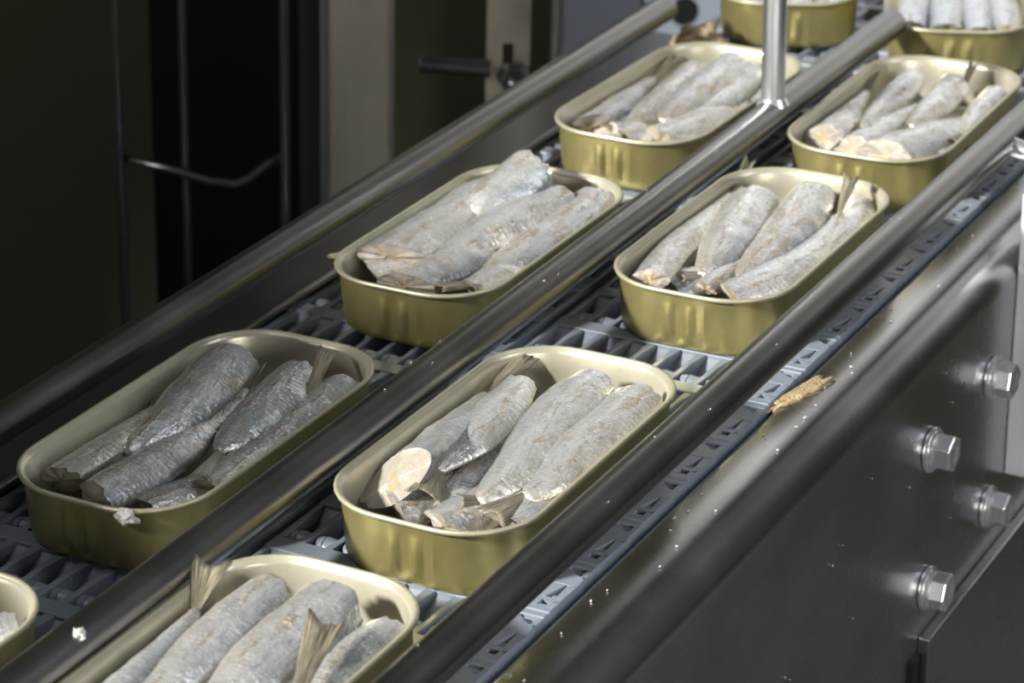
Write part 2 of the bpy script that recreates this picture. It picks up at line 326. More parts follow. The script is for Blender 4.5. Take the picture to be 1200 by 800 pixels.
# ------------------------------------------------------------------ placement data (mm): cans on the belt, sardine spines inside each can as (x, y, z, width)
CANS = {
    'G': (30.1, -283.9, 0.15),
    'A': (30.1, -129.0, 0.05),
    'B': (28.8, 51.9, -0.02),
    'F': (28.2, 200.4, 1.06),
    'I': (-9.0, 360.0, 21.00),
    'J': (-59.0, -329.0, 0.00),
    'D': (-59.2, -159.6, 0.13),
    'C': (-58.4, 12.7, -0.07),
    'E': (-59.6, 178.2, -1.35),
    'H': (-93.0, 364.0, 24.00),
}
FISH = {
    'G': [
        ([(-28.1, -19.2, 15.5, 15.5), (-25.6, -6.5, 16, 15.2), (-24.7, 6.7, 16.5, 13.1), (-25.3, 20.1, 17, 10.1), (-26.9, 31.4, 17.5, 4.3)], (-31.4, 45.5, 24.0, 8.9)),
        ([(-13.4, 44.5, 18.5, 14.7), (-12.5, 28.1, 18, 17.4), (-11.7, 12.4, 17.5, 17.1), (-11.1, -2.8, 17, 14.7), (-10.7, -19.8, 16.5, 8.1)], None),
        ([(6.3, 45.4, 20.5, 19.2), (7.2, 30.3, 19.8, 23.4), (7.1, 14.4, 19, 22), (7.6, -1.9, 18.2, 16.4), (7.8, -18.2, 17.5, 8.9)], None),
        ([(24.2, 44.3, 16.5, 12.3), (24.4, 29.1, 16.2, 14.8), (25.1, 13.7, 15.8, 12), (26.5, -2.4, 15.5, 5.8)], None),
        ([(25.5, -19.5, 17.5, 9.9), (25.2, -9.5, 19.5, 8.4), (24.5, -0.2, 21.5, 4.4)], (16.3, 28.1, 28.0, 7.5)),
        ([(-28.2, 42.6, 11.5, 10.2), (-28.8, 27.5, 11.5, 11.1), (-28.1, 13.1, 11.5, 10.6)], None),
    ],
    'A': [
        ([(-24.2, -33.9, 17.5, 25.2), (-25.6, -16.6, 16.8, 22.6), (-26.1, -2.2, 16, 18.1), (-28.4, 19.9, 15.2, 11.9), (-29.7, 32.9, 14.5, 6.3)], (-23.4, 57.7, 19.0, 5.0)),
        ([(-18, 38.6, 17.5, 11), (-14.8, 18.6, 17, 16.7), (-12.5, -0.4, 16.5, 14.9), (-13.1, -13.7, 16, 9.6), (-13.3, -21.4, 15.5, 4.8)], (-4.2, -42.6, 17.0, 10.0)),
        ([(-2.1, -33.1, 11.5, 9.7), (-5.6, -22.1, 11.2, 11.7), (-8.5, -4.1, 10.8, 10.8), (-11.1, 14.2, 10.5, 7.8)], None),
        ([(2.6, 46.6, 18.5, 14.9), (3, 30.4, 18.1, 20.5), (5.7, 8.7, 17.7, 19.2), (8.9, -13.6, 17.3, 15.7), (9, -29.7, 16.9, 9.7), (7.4, -34.4, 16.5, 5.6)], (4.8, -40.2, 18.0, 4.4)),
        ([(3.3, -44.9, 12.5, 16.5), (6.2, -31.4, 11.8, 16.6), (7.9, -14, 11.2, 13.9), (7.8, 10, 10.5, 8.6)], None),
        ([(22, 42.8, 17.5, 20.4), (22.6, 24.7, 17.3, 23.1), (23.8, 3.8, 17.1, 19.9), (23.3, -14, 16.9, 14.2), (19.9, -23.2, 16.7, 9.6), (18.1, -26, 16.5, 6.4)], (18.5, -46.0, 18.0, 8.2)),
        ([(22, -36, 12.5, 18.9), (22.9, -21.3, 12.2, 19.5), (23.4, -0.8, 11.8, 17.8), (23.1, 23.3, 11.5, 10.4)], None),
        ([(-14.2, -40.1, 10.5, 18.3), (-11.7, -29.8, 10.5, 13.7), (-13.3, -12.1, 10.5, 9.9)], None),
    ],
    'B': [
        ([(-17.5, -47.6, 17.5, 13.2), (-21.9, -22.3, 17.2, 12.9), (-25.5, 0.1, 17, 12.3), (-28.6, 21.8, 16.8, 8.6), (-32.5, 42.1, 16.5, 4.1)], (-32.1, 68.1, 20.0, 3.7)),
        ([(-15.9, 34.6, 17.5, 18.5), (-11, 11.7, 16.8, 20), (-7.7, -10, 16, 17.7), (-6.1, -24.7, 15.2, 10.9), (-6.3, -31.3, 14.5, 6.1)], (-11.6, -38.3, 15.0, 4.7)),
        ([(-1.6, -37.3, 13.5, 9.2), (-1.3, -26.1, 13.5, 10.5), (-1, -10.3, 13.5, 8.2), (-2, 8, 13.5, 4.8)], None),
        ([(1.4, 49, 18.5, 16.4), (6, 25.7, 17.8, 19.5), (8.3, 4.2, 17, 18.4), (9.2, -15.4, 16.2, 14.7), (8.7, -30.7, 15.5, 7.9)], None),
        ([(13.1, -46, 15.5, 18.6), (18.8, -28.7, 16, 19.2), (21.8, -6.3, 16.5, 14.4), (19.6, 18, 17, 7.7), (16.3, 37.2, 17.5, 3.4)], (15.9, 49.6, 28.0, 4.6)),
        ([(20.5, 53.7, 15.5, 11.4), (25.7, 27.1, 15.2, 11.5), (28.6, 2.6, 14.8, 10.8), (29.6, -19.3, 14.5, 7.3)], (24.1, -26.1, 14.0, 6.0)),
        ([(-13.8, -33.7, 10.5, 26.6), (-7.2, -23.5, 10.5, 16.9), (-5.1, -6.8, 10.5, 11.5)], None),
    ],
    'F': [
        ([(-22.4, -36.3, 16.5, 15.6), (-24.5, -11.8, 15.8, 13.5), (-25.7, 8.1, 15.2, 8.7), (-28.9, 30.1, 14.5, 3.8)], (-31.7, 53.3, 19.0, 3.7)),
        ([(-12.9, 41.3, 18.5, 10.9), (-11.9, 27.4, 17.8, 13.1), (-11.9, 9.8, 17, 12.7), (-12, -7.3, 16.2, 8.7), (-12.7, -16.4, 15.5, 4.2)], None),
        ([(-7.9, -38.3, 14.5, 17.1), (-6.2, -16.9, 14.5, 14.4), (-4.5, 1.8, 14.5, 10.6), (-2.6, 21.1, 14.5, 4.9)], None),
        ([(4.9, 42.3, 18.5, 13.7), (5.9, 28.2, 17.5, 15.8), (6.4, 8.5, 16.5, 14.4), (5.7, -8.9, 15.5, 8.1)], None),
        ([(7.2, -41.7, 15.5, 25), (13.4, -22.8, 15.2, 21.5), (17.7, -3.4, 14.8, 14.9), (20.7, 12.5, 14.5, 5.9)], None),
        ([(23.1, 39.8, 17.5, 11.7), (24.8, 21.8, 16.8, 11.6), (26.2, 4.2, 16.2, 8.3), (26.5, -9, 15.5, 3.6)], None),
        ([(21, -27.2, 11.5, 13.3), (23.8, -5.5, 11.5, 12), (25.2, 16.3, 11.5, 5.8)], None),
        ([(6.5, 3.6, 14.5, 9.6), (8.1, 24.1, 15.5, 8.4), (8.7, 41.1, 16.5, 4.6)], (9.4, 53.1, 24.0, 2.8)),
    ],
    'I': [
        ([(-20, -50, 18, 13), (-19, -15, 16.7, 15), (-17, 20, 15.3, 10), (-15, 44, 14, 5)], None),
        ([(-6, -53, 19, 13), (-5, -15, 17.3, 15), (-4, 20, 15.7, 10), (-3, 44, 14, 5)], None),
        ([(8, -53, 18, 12), (8, -12, 16.7, 14), (7, 25, 15.3, 9), (7, 45, 14, 5)], None),
        ([(21, -50, 18, 12), (20, -12, 16.7, 14), (18, 25, 15.3, 9), (16, 45, 14, 5)], None),
    ],
    'J': [
        ([(22, 48, 14, 14), (10, 20, 13.3, 17), (0, -10, 12.7, 14), (-8, -35, 12, 7)], None),
        ([(-5, 50, 13, 13), (-14, 20, 12.7, 16), (-18, -12, 12.3, 12), (-22, -40, 12, 6)], None),
    ],
    'D': [
        ([(-13.4, 35.5, 22, 19.5), (-10.9, 15.4, 20.2, 20.8), (-9, -4.8, 18.5, 17), (-10.1, -18.3, 16.8, 11.3), (-13, -22.3, 15, 6.2)], (-17.0, -34.3, 14.0, 6.9)),
        ([(-23.5, -42.9, 14.5, 18.2), (-25.1, -25.1, 13.8, 18.5), (-26.8, -7.9, 13.2, 13.2), (-30.6, 11.5, 12.5, 6.8)], None),
        ([(-1.2, -51.9, 16.5, 16.9), (0.1, -33.1, 16, 17.5), (0, -12.3, 15.5, 14.9), (-2.7, 12, 15, 9.4), (-6.6, 34.2, 14.5, 3.7)], (-7.0, 42.6, 19.0, 3.1)),
        ([(7, 42, 18.5, 15), (9.3, 29.6, 18, 17.4), (11.3, 14.6, 17.5, 17.2), (12.5, -0.3, 17, 12.9), (13.7, -11.5, 16.5, 5.6)], (23.8, -33.5, 18.0, 6.8)),
        ([(23.8, 45, 15.5, 14.4), (26.1, 24.8, 15.2, 14.5), (27.3, 6.2, 14.8, 12.1), (26.6, -7.5, 14.5, 6.3)], None),
        ([(25.6, -26.7, 14.5, 13.3), (25.9, -10, 15.2, 13), (24.1, 8.9, 15.8, 7.7), (17.9, 29.1, 16.5, 3.6)], (13.4, 51.1, 25.0, 4.3)),
        ([(10, -43.1, 11.5, 15), (14.1, -30.8, 11.5, 14.7), (14.5, -15.1, 11.5, 8.8)], None),
    ],
    'C': [
        ([(-3.8, 42.7, 28, 30.9), (-7, 28.9, 23.8, 27.3), (-10.5, 16.2, 19.7, 16.9), (-16, 15.1, 15.5, 9.1)], (-14.8, -5.3, 20.0, 5.5)),
        ([(-28.5, -34.5, 19.5, 25.5), (-27.4, -12.2, 19.1, 28.8), (-27, 9.7, 18.8, 24.5), (-28.5, 37.3, 18.4, 15.6), (-31.2, 61.5, 18, 7.7)], None),
        ([(6.2, 37.5, 19.5, 21.6), (3.2, 15.4, 18.8, 23.5), (0.4, -3.3, 18, 17.4), (-1.3, -22.6, 17.2, 11.6), (-2.2, -35.7, 16.5, 5.6)], (-9.2, -46.9, 17.0, 5.3)),
        ([(-4.6, -46.1, 15.5, 19.4), (-1.5, -28.3, 14.8, 22.2), (2, -10.6, 14.2, 17), (4.5, 1.5, 13.5, 8.7)], None),
        ([(20.5, 49.6, 16.5, 17.7), (19.5, 26.7, 16, 22.2), (18.5, 2.9, 15.5, 20.8), (17.7, -17.4, 15, 14.8), (16.8, -32.7, 14.5, 6.4)], (9.2, -48.5, 17.0, 4.6)),
        ([(18.6, -35.9, 13.5, 16.4), (21.3, -20.9, 13.2, 19.3), (23.4, -3.3, 12.8, 14.9), (23.8, 23, 12.5, 7.7)], None),
        ([(-20.3, -40, 12.5, 24.4), (-14.8, -32, 12.5, 20.3), (-12.9, -11.7, 12.5, 12.7)], None),
    ],
    'E': [
        ([(-26.5, -44.5, 16.5, 21), (-24.3, -26.1, 15.8, 20.6), (-24.5, -0.1, 15.2, 14), (-26.5, 27.2, 14.5, 6.8)], (-28.5, 58.1, 18.0, 4.2)),
        ([(-9.7, 32.3, 18.5, 14.5), (-7.2, 11.6, 18, 15.8), (-5.8, -10.1, 17.5, 14.3), (-6.3, -27.5, 17, 10.1), (-7.2, -36.7, 16.5, 5.1)], None),
        ([(2, 42.6, 19.5, 16), (4.6, 23, 19, 18.9), (4.8, 5.2, 18.5, 19), (5.3, -13.1, 18, 13.6), (5.2, -27.8, 17.5, 6.8)], None),
        ([(9.4, 46.9, 17.5, 11.5), (12.8, 25.9, 16.8, 13), (14.3, 4.7, 16.2, 13), (14.5, -16.4, 15.5, 8.2)], None),
        ([(10.4, -38, 14.5, 19.9), (13.7, -14.9, 13.8, 20.1), (14.3, 11.1, 13.2, 15.5), (13.5, 38.4, 12.5, 7.9)], None),
        ([(-14.8, -42.2, 14.5, 24.3), (-10.6, -26.5, 13.5, 18.6), (-10.5, -6.8, 12.5, 8.8)], None),
        ([(-2.6, -39.6, 12.5, 18.5), (0.8, -26.5, 12.5, 16.6), (3.2, -12.6, 12.5, 9.4)], None),
        ([(14.5, 63.8, 11.5, 10.3), (19.2, 41.1, 11.5, 12.1), (20.8, 17.5, 11.5, 10.1)], None),
    ],
    'H': [
        ([(-16, -48, 15, 14), (-15, -15, 14.3, 16), (-12, 20, 13.7, 11), (-10, 45, 13, 5)], None),
        ([(3, -50, 15, 15), (2, -15, 14.3, 16), (0, 20, 13.7, 10), (0, 42, 13, 5)], None),
        ([(20, -46, 14, 12), (18, -10, 13.7, 14), (16, 25, 13.3, 9), (14, 45, 13, 5)], None),
    ],
}
LABELS = {
 'G': ['grey sardine against the left wall of the front can, tail raised to the rim', 'broad silver sardine second from the left in the front can', 'widest silver sardine in the middle of the front can',
       'silver sardine along the right wall of the front can', 'thin sardine whose greenish tail lies over the widest one in the front can', 'pale sardine under the grey one at the left wall of the front can'],
 'A': ['sardine with a large cream cut face at the left of the sharp can', 'sardine second from left in the sharp can, dark tail fanned at the front', 'small torn sardine deep between two larger ones in the sharp can',
       'broad pale sardine in the middle of the sharp can, tail at the front', 'silver sardine lying under the broad middle one in the sharp can', 'widest sardine at the right of the sharp can, brown tail fanned at front',
       'bluish sardine lowest at the right wall of the sharp can', 'sardine under the fanned tail at the front left of the sharp can'],
 'B': ['narrow sardine along the left wall of the can behind the sharp one, tail over rim', 'smooth grey sardine second from left in the can behind the sharp one', 'thin orange-tinged sardine between two broad ones behind the sharp can',
       'crinkled broad sardine in the middle of the can behind the sharp one', 'bright sardine curving along the front rim, dark tail standing above the rim', 'sardine at the right wall of the can with the upright tail',
       'low sardine at the front left of the can with the upright tail'],
 'C': ['large sardine heaped on top at the back of the overfilled can', 'large bluish sardine along the left wall of the overfilled can', 'long sardine in the middle of the overfilled can, tail pointing front',
       'short pale sardine at the front of the overfilled can', 'bright sardine at the back right of the overfilled can', 'sardine along the right wall of the overfilled can, cut end at front', 'low sardine at the front left corner of the overfilled can'],
 'D': ['large sardine standing up at the back of the dim left can', 'shaded sardine at the left wall of the dim left can', 'long greenish sardine in the middle of the dim left can, tail at back',
       'bluish sardine at back centre of the dim left can, tail at front', 'sardine in the back right corner of the dim left can', 'sardine along the right wall of the dim left can, thin dark tail raised', 'low sardine at the front rim of the dim left can'],
 'E': ['torn pinkish sardine at the left wall of the can behind the rod', 'orange-brown sardine at the back of the can behind the rod', 'broad sardine in the middle of the can behind the rod',
       'sardine right of centre in the can behind the rod', 'sardine lying across the front right of the can behind the rod', 'broken sardine at the front left of the can behind the rod', 'low sardine at the middle of the front rim, can behind the rod',
       'sardine at the right wall just behind the threaded rod'],
 'F': ['sardine with a brown slit cut face, front left of the fourth right can', 'sardine at back left of the fourth can in the right lane', 'sardine with round tan cut face at the front of the fourth right can',
       'broad sardine at back centre of the fourth can in the right lane', 'large sardine with brown cut face at front centre of the fourth right can', 'sardine at back right of the fourth can in the right lane',
       'sardine along the right wall of the fourth can in the right lane', 'thin sardine between two broad ones at the back of the fourth right can'],
 'I': ['leftmost sardine end in the farthest right can', 'second sardine end from the left in the farthest right can', 'third sardine end from the left in the farthest right can', 'rightmost sardine end in the farthest right can'],
 'J': ['white sardine corner in the can at the lower left edge', 'sardine further left in the can at the lower left edge'],
 'H': ['left sardine in the farthest can of the left lane', 'middle sardine in the farthest can of the left lane', 'right sardine in the farthest can of the left lane'],
}

# ------------------------------------------------------------------ the setting
mb = MB(); mb.box(-4000, 4000, -2500, 5000, -905, -900)
tag(mb.build('floor', M['floor']), 'dark concrete floor far below the conveyor', kind='structure')
# back wall, square to the view of the machine hall
YAW = math.radians(28.97)
LEAN = 0.040                    # the frames behind the line stand slightly out of plumb
def hall(name, label, cat, r, d, z, group=None):
    """an Empty in the hall behind the conveyor: r to the right, d away"""
    r -= 900 * math.tan(LEAN)
    x = 376.87 + r * 0.87483 - d * 0.48443; y = -753.68 + r * 0.48443 + d * 0.87483
    t = thing(name, label, cat, (x, y, z), YAW, group); t.rotation_euler = (0, LEAN, YAW)
    return t
mb = MB(); mb.box(-2600, 2600, 0, 60, -900, 1800)
o = mb.build('wall_back', M['olive'], loc=(376.87 - 1900 * .48443, -753.68 + 1900 * .87483, 0)); o.rotation_euler = (0, 0, YAW)
tag(o, 'dim olive green wall behind the conveyor', kind='structure')

# ------------------------------------------------------------------ conveyor belts of hinged plastic modules
PITCH = 30.0
def module_mesh():
    mb = MB()
    W = 92
    mb.box(0, W, 0, 7, -7, 0)                                       # solid cross bar
    k = 10; sp = W / k
    for i in range(k + 1):                                          # slanting ribs that widen towards the next bar
        x = min(max(i * sp, 1.0), W - 1.0)
        if 0 < i < k: mb.prism([(x - 2.2, 6.9), (x + .6, 6.9), (x + 1.1, 14), (x + 1.2, 22), (x + 2.6, 30.1), (x - .9, 30.1), (x - .9, 22), (x - 1.0, 14)], -7, -.25)
        else: mb.prism([(x - 1, 6.9), (x + 1, 6.9), (x + 1, 30.1), (x - 1, 30.1)], -7, -.25)
    mb.box(.2, W - .2, 6.9, 19.5, -8.2, -6.6)                       # floor of the hinge row
    b = len(mb.v)                                                   # sloping back of the open pockets
    mb.v += [(.3, 21.5, -7.6), (W - .3, 21.5, -7.6), (W - .3, 30.1, -1.2), (.3, 30.1, -1.2), (.3, 21.5, -8.6), (W - .3, 21.5, -8.6), (W - .3, 30.1, -5), (.3, 30.1, -5)]
    mb.f += [tuple(b + i for i in q) for q in ((0, 1, 2, 3), (7, 6, 5, 4), (0, 4, 5, 1), (1, 5, 6, 2), (2, 6, 7, 3), (3, 7, 4, 0))]
    return mb
def rod_mesh():
    mb = MB(); W = 92; k = 10; sp = W / k
    path, rr = [(1, 13, -4.0)], [2.1]
    for i in range(k):                                              # knuckles threaded on the rod
        x = (i + .5) * sp
        for dx, r in ((-3.2, 2.1), (-3.2, 3.1), (-.8, 3.5), (-.8, 2.8), (-.4, 2.8), (-.4, 3.6), (3.2, 3.2), (3.2, 2.1)):
            path.append((x + dx + len(path) * 1e-4, 13, -4.0)); rr.append(r)
    path.append((W - 1, 13, -4.0)); rr.append(2.1)
    mb.sweep(path, rr, 12)
    return mb
def edge_mesh():
    """end block of a module: flat top with a square and a three-sided opening, notch to the next block"""
    mb = MB(); z0, z1 = -8, 0.4
    x0, x1 = 80.0, 92.3
    a, b2 = 87.0, 89.9
    mb.box(x0, x1, 2.6, 5.2, z0, z1)
    mb.box(x0, a, 5.2, 8.6, z0, z1); mb.box(b2, x1, 5.2, 8.6, z0, z1)
    mb.box(x0, x1, 8.6, 10.4, z0, z1)
    mb.prism([(x0, 10.4), (a, 10.4), (b2 - .6, 18.6), (x0, 18.6)], z0, z1)
    mb.prism([(b2, 10.4), (x1, 10.4), (x1, 18.6), (b2 - .2, 18.6)], z0, z1)
    mb.prism([(x0, 18.6), (x1, 18.6), (x1, 23.4), (x1 - .9, 24.8), (x1 - 2.6, 25.0), (x1 - 4.2, 26.0), (x1 - 5.6, 27.4), (x0, 27.4)], z0, z1)
    mb.prism([(x0, 24.0), (x1 - 1, 24), (x1 + 1.2, 26.0), (x1 + 1.2, 28.6), (x1, 31.1), (x0, 31.1)], z0, -6.2)
    return mb

def belt(x, label, y0, n):
    t = thing('conveyor_belt', label, 'conveyor belt', (x, y0, 0), 0, 'conveyor belts of the two lanes')
    return t
near = belt(-20, 'blue-grey plastic modular belt under the right lane of cans', -427.5, 28)
far = belt(-116, 'blue-grey plastic modular belt under the left lane of cans', -398, 28)
m0 = module_mesh().build('belt_module', M['belt'], near, bevel=.35)
r0 = rod_mesh().build('hinge_rod', M['belt'], m0, smooth=True, auto=True)
e0 = edge_mesh().build('edge_block', M['belt'], m0, bevel=.3)
first = True
for bt in (near, far):
    for i in range(30):
        if first: first = False; continue
        m = clone(m0, bt, (0, i * PITCH, 0)); clone(r0, m)
        if bt is near: clone(e0, m)
mb = MB(); mb.box(-130, 76, -420, 560, -16, -10.2)
tag(mb.build('belt_carry_bed', M['gap']), 'black slide bed beneath the two conveyor belts', 'conveyor bed')

# ------------------------------------------------------------------ side frames
fr = thing('conveyor_side_frame', 'bent stainless side sheet along the right edge of the belt with bolts', 'conveyor frame', (98, 0, 0))
prof = [(-23.7, -14), (-23.7, -3.6), (-23.2, -2.6), (-22, -2.2), (-11, -2.5)]
prof += [(-11 + 11 * math.sin(a), -13.5 + 11 * math.cos(a)) for a in [PI / 2 * i / 14 for i in range(1, 15)]]
prof += [(0, -30), (0, -60), (0, -120), (0, -300), (-3, -300)]
inner = []
ys = [-420, -200, 0, 200, 420]
V = [(x, y, z) for y in ys for x, z in prof]; n = len(prof)
F = [(j * n + i, j * n + i + 1, (j + 1) * n + i + 1, (j + 1) * n + i) for j in range(len(ys) - 1) for i in range(n - 1)]
sh = obj('side_sheet', V, F, M['sheet'], fr, True)
md = sh.modifiers.new('thickness', 'SOLIDIFY'); md.thickness = .0018; md.offset = 0
def hexbolt(y, z, x=0.0, ang=0.0):
    p = thing('bolt', None, None, (x, y, z)); p.parent = fr
    mb = MB(); mb.sweep([(.2, 0, 0), (1.8, 0, 0)], 8.2, 28); mb.build('washer', M['bolt'], p, True, bevel=.25, auto=True)
    mb = MB(); mb.sweep([(1.8, 0, 0), (2.6, 0, 0), (3.6, 0, 0)], [6.4, 7.2, 5.6], 24); mb.build('spring_washer', M['bolt'], p, True, auto=True)
    mb = MB()
    b = len(mb.v)
    R0 = 6.9
    rings = [(3.4, R0), (8.6, R0), (9.3, R0 * .9), (9.3, R0 * .45), (8.9, R0 * .4), (8.9, 0.05)]
    for x_, r_ in rings:
        for j in range(6):
            a = ang + PI / 3 * j
            mb.v.append((x_, r_ * math.cos(a), r_ * math.sin(a)))
    for i in range(len(rings) - 1):
        for j in range(6):
            mb.f.append((b + i * 6 + j, b + i * 6 + (j + 1) % 6, b + (i + 1) * 6 + (j + 1) % 6, b + (i + 1) * 6 + j))
    mb.f.append(tuple(range(b + 5, b - 1, -1)))
    mb.build('hex_head', M['bolt'], p, bevel=.35)
    return p
hexbolt(108, -43, .9, .20); hexbolt(45.5, -45, .9, .52); hexbolt(112, -98, .9, .45); hexbolt(48.5, -101, .9, .10)
mb = MB()
mb.prism([(.9, 44), (5.5, 44), (5.5, 320), (.9, 320)], -300, -119)
mb.build('lower_bracket_plate', M['sheet'], fr, bevel=.8)
mb = MB(); mb.box(.9, 2.2, 36, 43, -300, -126); mb.build('seam_strip', M['gap'], fr)
mb = MB(); mb.box(1.0, 9.0, 131, 160, -93, 20); mb.build('support_post', M['galv'], fr, bevel=.7)
# far inner frame with a folded edge
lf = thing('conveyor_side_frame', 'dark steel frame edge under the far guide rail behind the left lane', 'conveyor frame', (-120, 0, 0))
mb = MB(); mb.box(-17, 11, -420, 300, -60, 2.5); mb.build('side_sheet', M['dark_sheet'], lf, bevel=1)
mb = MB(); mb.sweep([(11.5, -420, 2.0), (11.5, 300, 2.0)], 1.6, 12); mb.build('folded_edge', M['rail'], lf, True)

# ------------------------------------------------------------------ guide rails
def rail(x, z, y0, y1, label, r=6.0, rz=0.0):
    t = thing('guide_rail', label, 'guide rail', (x, y0, z), rz, 'round steel guide rails')
    L = y1 - y0; path = [(0, 0, 0), (0, .7, 0)] + [(0, .7 + (L - 1.4) * i / 24, 0) for i in range(1, 24)] + [(0, L - .7, 0), (0, L, 0)]
    rr = [r - .7] + [r] * (len(path) - 2) + [r - .7]
    mb = MB(); mb.sweep(path, rr, 32); mb.build('bar', M['rail'], t, True, auto=True)
    return t
r1 = rail(-106.5, 22, -420, 277, 'round steel guide rail farthest back, along the left lane of cans', 6, .0105)
r2 = rail(-7.6, 23, -420, 296, 'round steel guide rail between the two lanes, carrying a threaded rod', 6.2, .0105)
r3 = rail(76.4, 23, -420, 420, 'round steel guide rail in front of the right lane, beside the side sheet', 6.2, .0007)
# threaded rod on the middle rail
mb = MB(); path, rr = [], []
for i in range(140):
    path.append((0, 0, i * .75)); rr.append(4.8 if i % 2 else 3.8)
mb.sweep(path, rr, 20)
mb.build('threaded_rod', M['rod'], r2, True, loc=(0, 584, 4.8))
mb = MB(); mb.sweep([(0, 0, 4.2), (0, 0, 5.6), (0, 0, 7.0)], [6.4, 5.6, 4.7], 20, False); mb.build('weld_bead', M['bolt'], r2, True, loc=(0, 584, 0))
mb = MB(); mb.sweep([(4, 0, -1), (9, 0, -2), (25, 0, -3)], [4.2, 3.8, 3.8], 16); mb.build('bracket_stub', M['bolt'], r3, True, loc=(0, 592, 0), auto=True)

# ------------------------------------------------------------------ cans
CW, CL, CH, CR = 65.4, 127.0, 22.0, 23.7
def outline(inset, ribs=0.0):
    W, L, r = CW / 2 - inset, CL / 2 - inset, max(2, CR - inset)
    p = []
    for k, (cx, cy) in enumerate(((W - r, L - r), (-W + r, L - r), (-W + r, -L + r), (W - r, -L + r))):
        for i in range(10):
            a = PI / 2 * (k + i / 9)
            p.append((cx + r * math.cos(a), cy + r * math.sin(a)))
        if k == 0: seg = [(W - r - (2 * (W - r)) * i / 40, L) for i in range(1, 40)]
        elif k == 1: seg = [(-W, L - r - (2 * (L - r)) * i / 10) for i in range(1, 10)]
        elif k == 2: seg = [(-W + r + (2 * (W - r)) * i / 40, -L) for i in range(1, 40)]
        else: seg = [(W, -L + r + (2 * (L - r)) * i / 10) for i in range(1, 10)]
        for x, y in seg:
            if ribs and k in (0, 2):
                q = sum(max(0.0, math.cos((x - c) / 2.4 * PI / 2)) for c in (-4.2, 3.2, 10.6) if abs(x - c) < 2.4)
                y += (1 if k == 0 else -1) * ribs * q
            p.append((x, y))
    return p
def loft(levels, close_bottom=None, close_top=None):
    V, F = [], []; n = len(outline(0))
    for ins, z, rb in levels: V += [(x, y, z) for x, y in outline(ins, rb)]
    for k in range(len(levels) - 1):
        for i in range(n):
            j = (i + 1) % n
            F.append((k * n + i, k * n + j, (k + 1) * n + j, (k + 1) * n + i))
    if close_bottom is not None:
        b = len(V); V.append((0, 0, close_bottom)); k = 0
        F += [(b, (i + 1) % n, i) for i in range(n)]
    if close_top is not None:
        b = len(V); V.append((0, 0, close_top)); o = (len(levels) - 1) * n
        F += [(b, o + i, o + (i + 1) % n) for i in range(n)]
    return V, F
body_lv = [(9, .9, 0), (7.5, .5, 0), (5.6, .0, 0), (4.2, .35, 0), (3.2, 1.3, 0), (2.75, 2.6, 0), (2.6, 4, .15), (2.5, 5.2, .8), (2.35, 7.5, 1.15), (2.1, 12, 1.15), (2.0, 14.5, .9), (1.95, 16.5, .3), (1.9, 18.2, 0), (1.8, 20.4, 0)]
body_v, body_f = loft(body_lv, close_bottom=.9)
lin_lv = [(1.5, 21.6, 0), (2.2, 21.2, 0), (2.9, 20.0, 0), (3.0, 12, 0), (3.4, 4, 0), (4.4, 2.2, 0), (6.5, 1.4, 0)]
lin_v, lin_f = loft(lin_lv, close_top=1.4)
rim_lv = [(1.85, 20.2, 0), (.9, 20.3, 0), (.25, 20.7, 0), (0, 21.3, 0), (.2, 21.9, 0), (.75, 22.15, 0), (1.35, 21.95, 0), (1.7, 21.4, 0)]
rim_v, rim_f = loft(rim_lv)
can_proto = None
LANE = {
    'G': ('first', 'right'), 'A': ('second', 'right'), 'B': ('third', 'right'), 'F': ('fourth', 'right'), 'I': ('fifth', 'right'),
    'J': ('first', 'left'), 'D': ('second', 'left'), 'C': ('third', 'left'), 'E': ('fourth', 'left'), 'H': ('fifth', 'left')}
CAN_LABEL = {
    'G': 'open gold sardine can at the front of the right lane, cut by the picture edge',
    'A': 'open gold sardine can in sharp focus, second from the front in the right lane',
    'B': 'open gold sardine can with a tail sticking up, third in the right lane',
    'F': 'open gold sardine can fourth in the right lane, beside the threaded rod',
    'I': 'gold sardine can turned slightly, farthest back in the right lane',
    'J': 'corner of a shaded gold sardine can at the lower left picture edge',
    'D': 'dim gold sardine can second in the left lane, partly in shade',
    'C': 'gold sardine can heaped above its rim, third in the left lane',
    'E': 'gold sardine can fourth in the left lane, behind the threaded rod',
    'H': 'gold sardine can farthest back in the left lane, cut by the top edge'}
can_objs = {}
for k, (x, y, rz) in CANS.items():
    t = thing('sardine_can', CAN_LABEL[k], 'can', (x, y, 0), math.radians(rz), 'open sardine cans on the conveyor')
    if can_proto is None:
        b = obj('can_body', body_v, body_f, M['gold'], t, True)
        l = obj('inner_lining', lin_v, lin_f, M['lining'], t, True); l['label'] = 'cream lacquered inside wall'
        r = obj('rolled_rim', rim_v, rim_f, M['rim'], t, True)
        can_proto = (b, l, r)
    else:
        for p in can_proto: clone(p, t)
    can_objs[k] = t

